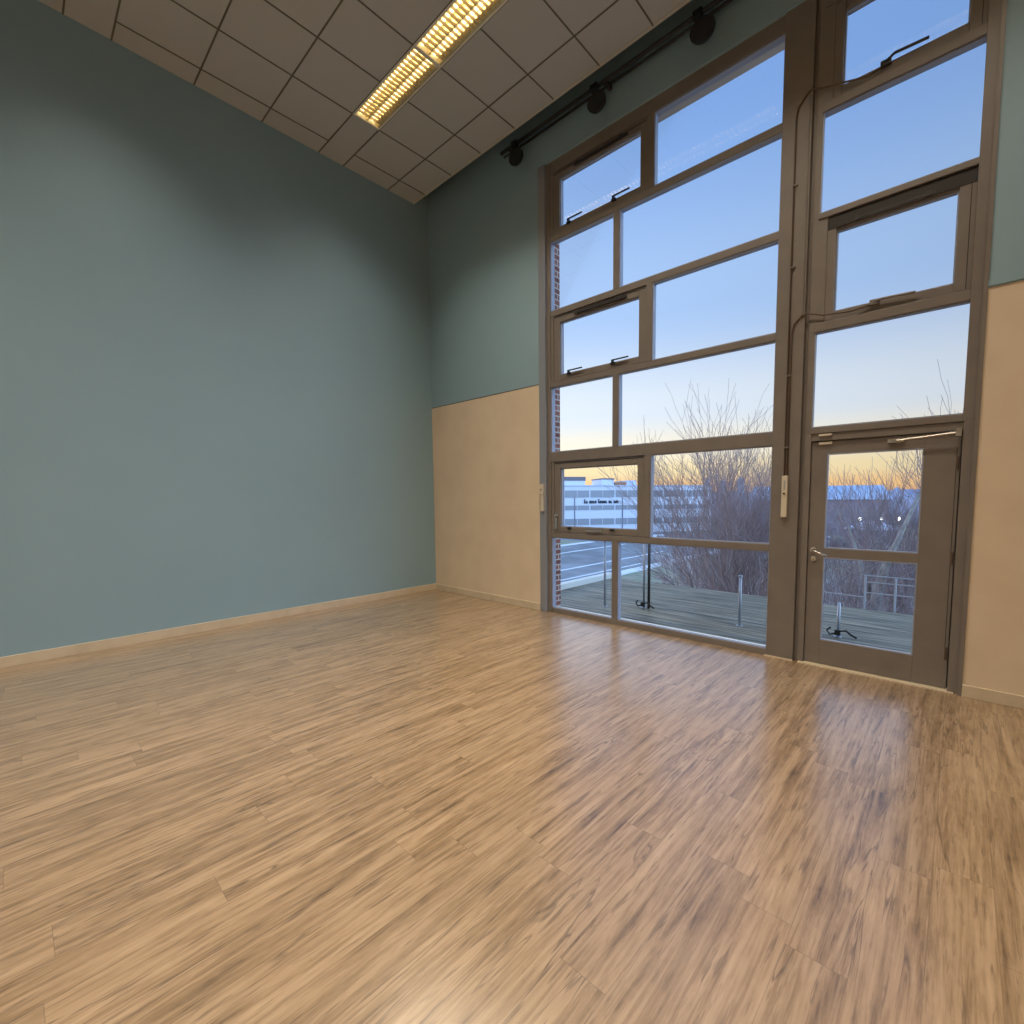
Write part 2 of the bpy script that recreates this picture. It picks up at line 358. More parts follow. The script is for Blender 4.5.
win = tag(empty('window_1', (3.9, 0, 0)), 'large taupe framed window wall of twelve panes beside the teal wall', 'window', kind='structure')
def outer(mb, name, o, root):      # pale outer half of a frame member, outside the glass
    if name in ('jamb', 'transom', 'mullion', 'head', 'sill', 'jamb_liner'):
        q = MB()
        for (x0, x1, y0, y1, z0, z1) in mb.bx: q.box(x0, x1, 0.0, 0.045, z0, z1)
        q.build('outer_cover', M['bead'], o, origin=root.location)
    return o
def WB(mb, name, m, parent=win, bevel=0.0):
    root = parent
    while root.parent: root = root.parent
    return outer(mb, name, mb.build(name, m, parent, origin=root.location, bevel=bevel), root)
def wpane(x0, x1, z0, z1, parent, y=GY):
    root = parent
    while root.parent: root = root.parent
    w_ = 0.010; m = MB()
    m.box(x0, x0 + w_, y - 0.03, y + 0.005, z0, z1).box(x1 - w_, x1, y - 0.03, y + 0.005, z0, z1)
    m.box(x0 + w_, x1 - w_, y - 0.03, y + 0.005, z0, z0 + w_).box(x0 + w_, x1 - w_, y - 0.03, y + 0.005, z1 - w_, z1)
    p = MB().box(x0, x1, y - 0.004, y + 0.004, z0, z1).build('pane', M['glass'], parent, origin=root.location)
    return m.build('glazing_bead', M['bead'], parent, origin=root.location)

# outer frame: jambs, head, sill
X0, X1 = 2.50, 5.317
WB(MB().box(X0, 2.56, FY0, FY1, 0, OZ), 'jamb', M['frame'], bevel=0.003)
WB(MB().box(X0 + 0.07, 5.317, FY0, FY1, 5.66, OZ), 'head', M['frame'], bevel=0.003)
WB(MB().box(X0 + 0.07, 5.317, FY0, FY1, 0, 0.062), 'sill', M['frame'], bevel=0.003)
TR = [(4.835, 4.905), (3.905, 3.975), (3.005, 3.07), (2.035, 2.160), (1.028, 1.092)]
for a, bb in TR: WB(MB().box(2.555, 5.317, FY0 + 0.006, FY1, a, bb), 'transom', M['frame'], bevel=0.003)
rows = [(4.905, 5.66, 1), (3.975, 4.835, 0), (3.07, 3.905, 1), (2.160, 3.005, 0), (1.092, 2.035, 1), (0.062, 1.028, 0)]
for z0, z1, kind in rows:
    if kind == 0:
        WB(MB().box(3.525, 3.60, FY0 + 0.003, FY1, z0, z1), 'mullion', M['frame'], bevel=0.003)
        wpane(2.56, 3.525, z0, z1, win); wpane(3.60, 5.317, z0, z1, win)
    else:
        WB(MB().box(3.955, 4.03, FY0 + 0.003, FY1, z0, z1), 'mullion', M['frame'], bevel=0.003)
        wpane(4.03, 5.317, z0, z1, win)
        WB(MB().box(2.56, 2.605, FY0 + 0.012, FY1, z0, z1), 'jamb_liner', M['frame'])
        # opening sash
        sx0, sx1, sz0, sz1 = 2.60, 3.952, z0 + 0.006, z1 - 0.006
        w_, wb, wt = 0.095, 0.075, 0.085
        m = MB(); ya, yb = FY0 + 0.02, 0.055
        m.box(sx0, sx0 + w_ + 0.01, ya, yb, sz0, sz1).box(sx1 - w_, sx1, ya, yb, sz0, sz1)
        m.box(sx0 + w_, sx1 - w_, ya, yb, sz0, sz0 + wb).box(sx0 + w_, sx1 - w_, ya, yb, sz1 - wt, sz1)
        sash = WB(m, 'opening_sash', M['frame'], bevel=0.004)
        wpane(sx0 + w_ + 0.01, sx1 - w_, sz0 + wb, sz1 - wt, sash, y=0.02)
        WB(MB().box(sx0 + 0.02, sx1 - 0.02, FY0 + 0.018, FY0 + 0.021, sz1 - 0.022, sz1 - 0.014), 'gasket', M['gasket'], sash)
        # stays on the bottom rail
        for hx in (2.86, 3.52):
            q = MB().box(hx - 0.03, hx + 0.03, ya - 0.02, ya, sz0 + 0.052, sz0 + 0.075)
            if z0 > 2:
                q.box(hx - 0.012, hx + 0.012, ya - 0.03, ya - 0.004, sz0 + 0.07, sz0 + 0.10).box(hx - 0.01, hx + 0.22, ya - 0.034, ya - 0.022, sz0 + 0.088, sz0 + 0.102)
            WB(q, 'sash_stay', M['black'], sash)
        if z0 > 2:
            q = MB().box(2.95, 3.70, ya - 0.022, ya, sz1 - 0.055, sz1 - 0.035).box(2.98, 3.02, ya - 0.03, ya, sz1 - 0.062, sz1 - 0.028).box(3.60, 3.64, ya - 0.03, ya, sz1 - 0.062, sz1 - 0.028)
            WB(q, 'limit_bar', M['darkgrey'], sash)
        else:
            WB(MB().box(3.14, 3.38, ya - 0.03, ya - 0.012, sz0 + 0.032, sz0 + 0.052).box(3.17, 3.2, ya - 0.014, ya, sz0 + 0.034, sz0 + 0.05).box(3.32, 3.35, ya - 0.014, ya, sz0 + 0.034, sz0 + 0.05), 'pull_handle', M['chrome'], sash, bevel=0.002)
            WB(MB().box(2.615, 2.655, ya - 0.018, ya, 1.14, 1.30).box(2.625, 2.68, ya - 0.04, ya - 0.018, 1.325, 1.34).box(2.625, 2.645, ya - 0.03, ya, 1.29, 1.34), 'locking_handle', M['chrome'], sash, bevel=0.003)
# steel jamb column between wall and window, and brick return outside
structure(MB().box(OX0, X0, YW - 0.006, 0.045, 0, OZ), 'trim_6', M['steel'], 'blue grey steel cover strip beside the tall window', 'trim', bevel=0.004)
structure(MB().box(OX0 + 0.005, X0 + 0.01, 0.045, 0.098, -0.2, OZ + 0.02), 'trim_7', M['bead'], 'pale outer window reveal beside the brick', 'trim')
structure(MB().box(1.3, 2.385, 0.10, 0.36, -0.3, 7.0).box(6.80, 8.4, 0.10, 0.36, -0.3, 7.0).box(2.385, 6.80, 0.10, 0.36, OZ + 0.05, 7.0), 'wall_outer', M['brick'], 'red brick outer face of the building past the window', 'wall')
structure(MB().box(OX0, OX1, 0.07, 0.24, -0.16, 0.015), 'trim_8', M['cap'], 'pale outer threshold sill under the glazing', 'trim')

# tall central post
pm = MB().box(5.317, 5.555, FY0 - 0.012, 0.11, 0, 6.7).box(5.555, 5.585, FY0 + 0.03, 0.11, 0, 6.7)
structure(pm, 'trim_9', M['frame'], 'tall taupe post between the window wall and the door', 'post', bevel=0.005)
structure(MB().box(5.305, 5.556, FY0 - 0.020, FY0 - 0.012, 0, 0.012), 'trim_10', M['skirt'], 'pale sealant strip at the post foot', 'trim')

# window above the door
win2 = tag(empty('window_2', (6.15, 0, 2.04)), 'tall narrow window of four stacked panes above the glazed door', 'window', kind='structure')
def W2(mb, name, m, parent=win2, bevel=0.0): return outer(mb, name, mb.build(name, m, parent, origin=win2.location, bevel=bevel), win2)
W2(MB().box(5.585, 5.635, FY0 + 0.012, FY1, 2.11, OZ), 'jamb', M['frame'], bevel=0.003)
W2(MB().box(6.655, OX1, FY0 - 0.012, FY1, 2.11, OZ), 'jamb', M['frame'], bevel=0.003)
W2(MB().box(5.63, 6.67, FY0, FY1, 5.66, OZ), 'head', M['frame'], bevel=0.003)
for a, bb in ((4.83, 4.905), (3.955, 4.0), (3.0, 3.075), (2.111, 2.165)):
    W2(MB().box(5.63, 6.67, FY0, FY1, a, bb), 'transom', M['frame'], bevel=0.003)
wpane(5.635, 6.667, 4.0, 4.83, win2); wpane(5.635, 6.667, 2.165, 3.0, win2)
for z0, z1 in ((4.905, 5.66), (3.075, 3.955)):
    W2(MB().box(5.632, 5.70, FY0 + 0.012, FY1, z0, z1), 'jamb_liner', M['frame'])
    sx0, sx1, sz0, sz1 = 5.690, 6.657, z0 + 0.005, z1 - 0.006
    m = MB(); ya, yb = FY0 + 0.02, 0.055; wl, wr, wb, wt = 0.078, 0.10, 0.072, 0.12 if z0 < 4 else 0.085
    m.box(sx0, sx0 + wl, ya, yb, sz0, sz1).box(sx1 - wr, sx1, ya, yb, sz0, sz1).box(sx0 + wl, sx1 - wr, ya, yb, sz0, sz0 + wb).box(sx0 + wl, sx1 - wr, ya + 0.012, yb, sz1 - wt, sz1)
    sash = W2(m, 'opening_sash', M['frame'], bevel=0.004)
    wpane(sx0 + wl, sx1 - wr, sz0 + wb, sz1 - wt, sash, y=0.02)
    W2(MB().box(sx1 - 0.035, sx1 - 0.03, ya - 0.002, ya, sz0 + 0.01, sz1 - 0.02), 'gasket', M['gasket'], sash)
    if z0 < 4:
        W2(MB().box(5.90, 6.42, ya - 0.006, ya + 0.012, 3.858, 3.880).box(5.90, 5.93, ya - 0.014, ya + 0.012, 3.85, 3.888).box(6.36, 6.39, ya - 0.014, ya + 0.012, 3.85, 3.888), 'limit_bar', M['darkgrey'], sash)
        W2(MB().box(5.632, 6.66, FY0 + 0.016, FY0 + 0.020, 3.845, 3.953), 'recess_shade', M['gasket'], sash)  # flat dark sheet standing in for the shade of the recess
    q = MB().box(6.03, 6.10, ya - 0.03, ya, sz0 + 0.045, sz0 + 0.085)
    q.tube([(6.07, ya - 0.028, sz0 + 0.07), (6.12, ya - 0.03, sz0 + (0.098 if z0 > 4 else 0.074)), (6.33, ya - 0.03, sz0 + (0.086 if z0 > 4 else 0.066))], 0.011, 8)
    W2(q, 'winder_opener', M['darkgrey'] if z0 > 4 else M['frame'], sash, bevel=0.002)

# ---------------------------------------------------------------- door
DX0, DX1, DZ = 5.640, 6.655, 2.04
door = tag(empty('door_1', (DX0, 0, 0)), 'taupe half glazed door with two panes beneath the stacked window', 'door', kind='structure')
def DB(mb, name, m, parent=door, bevel=0.0, smooth=False): return mb.build(name, m, parent, origin=door.location, bevel=bevel, smooth=smooth)
fr = MB().box(5.585, 5.638, FY0 + 0.012, 0.07, 0, 2.11).box(6.662, OX1, FY0 - 0.012, 0.07, 0, 2.11).box(5.638, 6.662, FY0 + 0.012, 0.07, 2.045, 2.11).box(6.63, 6.663, 0.034, 0.068, 0, 2.05).box(5.637, 5.66, 0.034, 0.068, 0, 2.045).box(5.66, 6.63, 0.034, 0.068, 2.02, 2.046)
DB(fr, 'door_frame', M['frame'], bevel=0.003)
gx0, gx1 = 5.765, 6.436
m = MB(); ya, yb = -0.018, 0.03
m.box(DX0, gx0, ya, yb, 0.012, DZ).box(gx1, DX1, ya, yb, 0.012, DZ).box(gx0, gx1, ya, yb, 0.012, 0.236).box(gx0, gx1, ya, yb, 1.004, 1.081).box(gx0, gx1, ya, yb, 1.93, DZ)
leaf = DB(m, 'door_leaf', M['frame'], bevel=0.003)
for z0, z1 in ((1.081, 1.93), (0.236, 1.004)):
    wpane(gx0, gx1, z0, z1, leaf, y=0.012)
DB(MB().box(6.632, 6.636, ya - 0.002, ya + 0.004, 0.25, 1.92), 'edge_gasket', M['gasket'], leaf)
for z in (0.30, 1.06, 1.80):
    DB(MB().cyl((6.642, ya - 0.008, z - 0.05), (6.642, ya - 0.008, z + 0.05), 0.007, n=10).box(6.632, 6.642, ya - 0.003, ya, z - 0.045, z + 0.045), 'hinge', M['cable'])
h = MB().cyl((5.685, ya, 1.065), (5.685, ya - 0.012, 1.065), 0.026, n=20).cyl((5.685, ya - 0.01, 1.065), (5.685, ya - 0.055, 1.065), 0.010, n=12)
h.tube([(5.685, ya - 0.055, 1.065), (5.72, ya - 0.062, 1.055), (5.76, ya - 0.06, 1.032), (5.81, ya - 0.055, 1.022)], 0.010, 10)
DB(h, 'lever_handle', M['chrome'], leaf, smooth=True)
DB(MB().cyl((5.69, ya, 0.985), (5.69, ya - 0.012, 0.985), 0.024, n=20).box(5.686, 5.694, ya - 0.016, ya - 0.012, 0.97, 1.0), 'lock_cylinder', M['chrome'], leaf, smooth=True)
cl = MB().box(6.20, 6.31, ya - 0.035, ya, 1.985, 2.015).tube([(6.26, ya - 0.04, 2.0), (6.64, ya - 0.05, 2.03)], 0.009, 8).box(6.62, 6.655, ya - 0.06, FY0 - 0.001, 2.0, 2.06)
DB(cl, 'door_closer_arm', M['chrome'])
DB(MB().box(5.70, 5.80, FY0 - 0.010, FY0 + 0.012, 2.085, 2.103), 'door_contact', M['ivory'], bevel=0.002)
DB(MB().box(5.70, 5.80, ya - 0.018, ya, 2.012, 2.034), 'contact_magnet', M['ivory'], leaf, bevel=0.002)
DB(MB().box(5.60, 6.70, FY0 - 0.03, 0.09, 0.0, 0.010), 'threshold', M['skirt'])

# ---------------------------------------------------------------- winding gear for the high windows
yp = FY0 - 0.012
wd = tag(empty('window_winder', (5.44, yp, 1.36)), 'ivory winder box with two long conduits on the tall taupe post', 'window winder')
def PB(root, mb, name, m, parent=None, bevel=0.0, smooth=False): return mb.build(name, m, parent or root, origin=root.location, bevel=bevel, smooth=smooth)
cs = PB(wd, MB().box(5.418, 5.466, yp - 0.035, yp, 1.36, 1.745), 'casing', M['ivory'], bevel=0.004)
PB(wd, MB().cyl((5.442, yp - 0.035, 1.58), (5.442, yp - 0.045, 1.58), 0.009, n=12), 'crank_socket', M['black'], cs)
PB(wd, MB().box(5.436, 5.448, yp - 0.037, yp - 0.035, 1.61, 1.70), 'label_strip', M['galv'], cs)
r_ = 0.007
A1 = [(5.432, yp - 0.008, 1.74), (5.432, yp - 0.008, 4.88), (5.445, yp - 0.008, 4.95), (5.52, yp - 0.008, 5.03), (5.55, yp - 0.006, 5.05), (5.62, yp - 0.0, 5.02), (5.75, yp + 0.0, 4.985), (5.95, yp + 0.0, 4.93), (6.06, yp + 0.02, 4.965)]
A2 = [(5.455, yp - 0.008, 1.74), (5.455, yp - 0.008, 3.03), (5.468, yp - 0.008, 3.10), (5.53, yp - 0.008, 3.165), (5.57, yp - 0.008, 3.175), (5.70, yp - 0.0, 3.13), (5.90, yp + 0.0, 3.11), (6.05, yp + 0.02, 3.13)]
A3 = [(5.537, yp - 0.006, 4.99), (5.537, yp - 0.006, 3.2)]
for A in (A1, A2): PB(wd, MB().tube(A, r_, 8), 'conduit', M['cable'], smooth=True)
PB(wd, MB().tube(A3, 0.004, 6), 'guide_strip', M['frame'])
for z in (2.0, 2.65, 3.6, 4.3):
    PB(wd, MB().box(5.420, 5.462, yp - 0.017, yp, z, z + 0.012), 'conduit_clip', M['frame'])
yj = YW - 0.006
wl_ = tag(empty('window_winder', (2.43, yj, 1.38)), 'small ivory winder box on the steel strip beside the cream panel', 'window winder')
cs = PB(wl_, MB().box(2.428, 2.472, yj - 0.035, yj, 1.38, 1.60), 'casing', M['ivory'], bevel=0.004)
PB(wl_, MB().box(2.424, 2.476, yj - 0.045, yj, 1.605, 1.74), 'gear_cover', M['ivory'], bevel=0.004)
PB(wl_, MB().cyl((2.45, yj - 0.045, 1.67), (2.45, yj - 0.05, 1.67), 0.01, n=12), 'crank_socket', M['darkgrey'], cs)

# ---------------------------------------------------------------- rail with three round black heads above the window
ry, rz = -0.20, 6.165
rail = tag(empty('mounting_rail', (1.84, ry, rz)), 'dark horizontal rail high along the teal strip above the window', 'rail')
PB(rail, MB().cyl((1.84, ry, rz), (9.2, ry, rz), 0.022, n=12).cyl((1.84, ry + 0.055, rz - 0.02), (9.2, ry + 0.055, rz - 0.02), 0.014, n=8), 'rail_tube', M['darkgrey'], smooth=True)
for k, x in enumerate((2.0, 3.5, 5.0, 6.5, 8.0)):
    PB(rail, MB().box(x - 0.02, x + 0.02, ry - 0.005, YW, rz - 0.03, rz + 0.015), 'wall_bracket', M['darkgrey'])
def head(x, label, s):
    o = tag(empty('spotlight', (x, ry, rz)), label, 'spotlight', 'round black spotlights hanging from the rail')
    PB(o, MB().box(x - 0.045, x + 0.045, ry - 0.034, ry + 0.03, rz - 0.034, rz + 0.03), 'clamp', M['black'], bevel=0.004)
    PB(o, MB().tube([(x + 0.03, ry - 0.01, rz - 0.02), (x + 0.05, ry - 0.02, rz - 0.10), (x + 0.06, ry - 0.02, rz - 0.17)], 0.018, 8), 'arm', M['black'])
    # shallow drum, its face turned down the room
    ax = Vector((0.12, -1.0, 0.12)).normalized(); c0 = Vector((x + 0.07, ry - 0.05, rz - 0.215))
    prof = [(-0.055, 0.02), (-0.05, 0.07), (-0.03, 0.118), (0.0, 0.135), (0.022, 0.135)]
    pts = [c0 + ax * a for a, _ in prof]; rr = [r * s for _, r in prof]
    hd = PB(o, MB().tube(pts, rr, 28), 'lamp_head', M['black'], smooth=True)
    PB(o, MB().tube([c0 + ax * 0.018, c0 + ax * 0.026], [0.115 * s, 0.115 * s], 28), 'lens', M['black'], hd)
head(2.10, 'black round spotlight at the rail end near the teal wall', 0.80)
head(3.36, 'black round spotlight over the middle of the tall window', 0.84)
head(4.57, 'black round spotlight on the rail closest to the tall post', 0.88)

# ---------------------------------------------------------------- ceiling luminaires
def luminaire(loc):
    o = empty('ceiling_light', loc)
    L_, W_ = 1.27, 0.335; hx = L_ / 2; hy = W_ / 2
    hs = MB().box(-hx, hx, -hy, hy, 0.09, 0.10).box(-hx, hx, -hy, -hy + 0.006, 0, 0.09).box(-hx, hx, hy - 0.006, hy, 0, 0.09).box(-hx, -hx + 0.006, -hy + 0.006, hy - 0.006, 0, 0.09).box(hx - 0.006, hx, -hy + 0.006, hy - 0.006, 0, 0.09)
    hs.box(-hx - 0.008, hx + 0.008, -hy - 0.006, -hy + 0.012, -0.006, 0).box(-hx - 0.008, hx + 0.008, hy - 0.012, hy + 0.006, -0.006, 0).box(-hx - 0.008, -hx + 0.012, -hy, hy, -0.006, 0).box(hx - 0.012, hx + 0.008, -hy, hy, -0.006, 0)
    hs.build('housing', M['housing'], o)
    rf = MB(); Lx = hx - 0.008
    for s in (-1, 1):       # wedge reflectors: two sides and a ridge down the middle
        rf.prism([(s * (hy - 0.007), 0.0), (s * (hy - 0.022), 0.0), (s * (hy - 0.052), 0.045), (s * (hy - 0.068), 0.088), (s * (hy - 0.007), 0.088)], 'x', -Lx, Lx)
    rf.prism([(-0.004, 0.002), (0.004, 0.002), (0.014, 0.045), (0.030, 0.088), (-0.030, 0.088), (-0.014, 0.045)], 'x', -Lx, Lx)
    rf.build('reflector', M['reflector'], o)
    for s in (-1, 1):
        MB().cyl((-Lx, s * 0.075, 0.062), (Lx, s * 0.075, 0.062), 0.013, n=12).build('fluorescent_tube', M['tube'], o, smooth=True)
    bl = MB(); n = 20
    for k in range(1, n):
        x = -Lx + 2 * Lx * k / n
        bl.prism([(x - 0.005, 0.040), (x + 0.005, 0.040), (x + 0.002, 0.002), (x - 0.002, 0.002)], 'y', -hy + 0.03, hy - 0.03)
    bl.build('louvre', M['blade'], o)
    ld = bpy.data.lights.new('ceiling_light_lamp', 'AREA'); ld.shape = 'RECTANGLE'; ld.size = 1.2; ld.size_y = 0.27
    ld.energy = LAMP_W; ld.color = LAMP_COL; ld.spread = LAMP_SPREAD
    lo = bpy.data.objects.new('lamp', ld); C.objects.link(lo); lo.parent = o; lo.location = (0, 0, -0.008)
    return o
lum = luminaire((0.946 + 0.645, -1.6535, ZC))
names_ = {0: ['lit louvred ceiling light closest to the teal wall', 'lit louvred ceiling light joined second from the teal wall', 'lit louvred ceiling light third along its row, beyond the joined pair', 'lit louvred ceiling light fourth along its row, over the door end', 'lit louvred ceiling light at the row end past the glazed door'],
          1: ['lit louvred ceiling light of the far row beginning at the teal wall', 'lit louvred ceiling light second in the row away from the windows', 'lit louvred ceiling light third in the row away from the windows', 'lit louvred ceiling light fourth in the row away from the windows', 'lit louvred ceiling light fifth in the row away from the windows'],
          2: ['lit louvred ceiling light in the rearmost row, %s the teal wall' % q for q in ('closest to', 'second from', 'third from', 'fourth from', 'furthest from')]}
for ri, (ya_, yb_, x0, n) in enumerate(LIT):
    for k in range(n):
        o = lum if (ri == 0 and k == 0) else copy_tree(lum)
        o.location = (x0 + 0.645 + 1.29 * k, (ya_ + yb_) / 2, ZC)
        tag(o, names_[ri][k], 'ceiling light', 'recessed louvred lights in rows in the tiled ceiling')

# ================================================================ OUTSIDE: the deck
dk = MB()
y = 0.25
while y < 3.6:
    dk.box(1.2, 9.4, y, min(y + 0.138, 3.6), -0.19, -0.15); y += 0.145
tag(dk.build('terrace_deck', M['deck']), 'weathered grey green board terrace outside the glazing', 'deck')['kind'] = 'structure'
structure(MB().box(1.3, 9.4, 0.2, 3.55, -0.42, -0.195), 'deck_base', M['slab'], 'dark underside of the board terrace', 'deck')
structure(MB().box(1.04, 1.20, 0.36, 3.62, -0.32, -0.05), 'deck_kerb', M['cap'], 'pale coping along the side of the terrace', 'kerb')
structure(MB().box(0.6, 9.6, 0.36, 3.4, -6.5, -0.42), 'storey_below', M['brick'], 'brick storey below the terrace', 'wall')
def bracket_post(x, y, h, label, double=False, brk=True, tilt=0.0):
    o = tag(empty('steel_post', (x, y, -0.15)), label, 'post', 'short posts standing on the board terrace')
    MB().cyl((0, 0, 0), (tilt, 0, h), 0.018, n=10).cyl((0, 0, 0), (0, 0, 0.008), 0.045, n=14).build('shaft', M['galv'], o, smooth=True)
    if double: MB().cyl((0.075, 0.02, 0), (0.075, 0.02, h), 0.022, n=10).build('shaft', M['darkgrey'], o, smooth=True)
    if brk:
        q = MB().box(-0.03, 0.03, -0.045, -0.018, 0.03, 0.09).tube([(0.02, -0.03, 0.08), (0.09, -0.05, 0.10), (0.14, -0.05, 0.06), (0.20, -0.05, 0.03)], 0.012, 6)
        q.tube([(-0.02, -0.03, 0.05), (-0.08, -0.05, 0.03), (-0.11, -0.05, 0.08), (-0.07, -0.05, 0.12)], 0.011, 6)
        q.build('cleat', M['black'], o)
    else: MB().cyl((tilt, 0, h - 0.01), (tilt, 0, h + 0.015), 0.028, n=10).build('cap', M['galv'], o)
    return o
bracket_post(2.57, 1.23, 1.03, 'slim dark grey post on the terrace nearest the brick return', brk=False)
bracket_post(3.08, 1.54, 1.12, 'double steel post with a black cleat at its foot on terrace', double=True)
bracket_post(4.56, 1.43, 0.66, 'short pale post on the terrace before the bare trees', brk=False)
bracket_post(5.635, 1.69, 0.42, 'short post with a cleat outside the glazed door')
# low metal rail at the terrace edge
er = tag(empty('edge_railing', (6.6, 3.66, -0.3)), 'low pale metal railing along the far terrace edge', 'railing')
for x in (4.7, 5.65, 6.02, 6.9, 7.9, 8.9):
    MB().cyl((x - 6.6, 0, 0), (x - 6.6, 0, 0.66 if x > 5 else 0.45), 0.014, n=8).build('post', M['galv'], er)
for z in (0.66, 0.56, 0.40):
    MB().cyl((5.63 - 6.6, 0, z - 0.005), (2.6, 0, z - 0.005), 0.009, n=6).build('rail', M['galv'], er)
MB().cyl((4.7 - 6.6, 0, 0.34), (5.65 - 6.6, 0, 0.32), 0.009, n=6).build('rail', M['galv'], er)

# ================================================================ ground and roads
GZ = -6.5
structure(MB().box(-420, 260, 4.0, 700, GZ - 0.5, GZ).box(-420, 0.5, -20, 4.0, GZ - 0.5, GZ), 'ground', M['ground'], 'winter grass ground far below the terrace', 'ground')
structure(MB().box(-43, -20.6, 6, 66, GZ, GZ + 0.03).box(-60, 6, 66, 100, GZ, GZ + 0.03), 'road', M['asphalt'], 'grey asphalt road and car park below', 'road')
k = MB().box(-20.6, -19.4, 6, 66, GZ, GZ + 0.16).box(-22.4, -22.1, 6, 46, GZ, GZ + 0.06)
structure(k, 'kerb', M['kerb'], 'pale kerb edging the road below', 'kerb')
structure(MB().box(-26.5, -26.1, 6, 60, GZ + 0.03, GZ + 0.045).box(-37, -36.5, 6, 66, GZ + 0.03, GZ + 0.045).box(-44.5, -43, 6, 66, GZ, GZ + 0.08), 'road_marking', M['kerb'], 'long white lines on the asphalt', 'road marking')
structure(MB().box(1.8, 3.4, 44, 66, GZ, GZ + 0.05).box(-19, 6, 62, 63, GZ, GZ + 0.08), 'path', M['kerb'], 'pale footpath beyond the thicket', 'path')

# ================================================================ office building
def wall_frame(o): return o
ob = tag(empty('office_building', (-63.1, 73.4, GZ), math.atan2(0.823, 0.568)), 'long pale blue office block with ribbon windows and rooftop plant', 'building')
LB = 43.0; z_ = lambda z: z - GZ
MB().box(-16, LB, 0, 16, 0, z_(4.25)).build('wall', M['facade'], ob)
MB().box(-16.1, LB + 0.1, -0.15, 16.1, z_(4.25), z_(4.5)).build('parapet', M['facade2'], ob)
for za, zb in ((1.75, 3.3), (-1.1, -0.1), (-4.5, -3.1)):
    for k in range(9):
        x = -12.5 + k * 6.1
        f = MB().box(x, x + 5.7, -0.12, 0.1, z_(za), z_(zb)).build('window', M['window_far'], ob)
        MB().box(x + 2.80, x + 2.88, -0.17, -0.12, z_(za), z_(zb)).build('mullion', M['facade'], f)
for x in (8.0, 19.6): MB().box(x, x + 0.15, -0.16, 0, 0, z_(1.7)).build('panel_joint', M['louvre_d'], ob)
for x0, x1, zt, zm, m_, mt in ((4.4, 6.2, 6.0, 6.0, 'orange', 'orange'), (6.5, 11.6, 6.5, 5.6, 'facade', 'louvre_d'), (15.8, 18.8, 6.2, 5.9, 'facade', 'louvre_d'), (19.0, 22.0, 5.3, 5.3, 'orange', 'orange'), (22.0, 24.5, 5.7, 5.7, 'facade2', 'facade2')):
    a = MB().box(x0, x1, 3, 10, z_(4.4), z_(zm)).build('plant_room', M[m_], ob)
    if zt > zm: MB().box(x0 - 0.1, x1 + 0.1, 2.9, 10.1, z_(zm), z_(zt)).build('plant_screen', M[mt], a)
# dark lettering on the upper band (illegible at this distance): groups of short letter strokes
x = 10.3; random.seed(3)
for grp, big in ((1, 1), (1, 0), (0, 0), (4, 0), (0, 0), (5, 1), (0, 0), (2, 0), (0, 0), (3, 0)):
    if grp == 0: x += 0.30; continue
    for q in range(grp):
        lt = MB(); hh = 0.95 if (big and q == 0) else 0.62
        lt.box(x, x + 0.14, -0.16, -0.02, z_(0.35), z_(0.35 + hh)); lt.box(x, x + 0.32, -0.16, -0.02, z_(0.35 + hh - 0.14), z_(0.35 + hh))
        lt.box(x + 0.22, x + 0.34, -0.16, -0.02, z_(0.35), z_(0.35 + hh * random.choice((0.5, 0.8, 1))))
        if random.random() < 0.6: lt.box(x, x + 0.32, -0.16, -0.02, z_(0.35 + hh * 0.4), z_(0.35 + hh * 0.4 + 0.12))
        lt.build('letter', M['sign'], ob); x += 0.44
    x += 0.05

# far right building with a blue slate roof
b2 = tag(empty('warehouse', (-14.4, 108, GZ), math.atan2(8.4, 9.5) * 0.45), 'long low building with a slate blue pitched roof', 'building')
MB().box(-13, 11, 0, 14, 0, z_(1.0)).build('wall', M['mauve'], b2)
MB().prism([(-0.6, z_(0.9)), (7, z_(3.9)), (14.6, z_(0.9))], 'x', -13.6, 11.4).build('roof', M['slate'], b2)
for k in range(5): MB().box(-11 + k * 4.2, -9 + k * 4.2, -0.1, 0.1, z_(-2.6), z_(-1.2)).build('window', M['window_far'], b2)
# brick outbuilding with hipped roof
b3 = tag(empty('outbuilding', (-4.6, 86, GZ), 0.72), 'small square mauve brick building with a hipped roof', 'building')
MB().box(0, 5.6, 0, 5.0, 0, 2.6).build('wall', M['mauve'], b3)
MB().add([(-0.3, -0.3, 2.6), (5.9, -0.3, 2.6), (5.9, 5.3, 2.6), (-0.3, 5.3, 2.6), (1.6, 2.2, 3.9), (4.0, 2.2, 3.9), (4.0, 2.8, 3.9), (1.6, 2.8, 3.9)],
         [(0, 3, 2, 1), (0, 1, 5, 4), (1, 2, 6, 5), (2, 3, 7, 6), (3, 0, 4, 7), (4, 5, 6, 7)]).build('roof', M['facade2'], b3)
MB().box(1.2, 2.6, -0.06, 0.1, 0, 2.0).build('door', M['window_far'], b3)
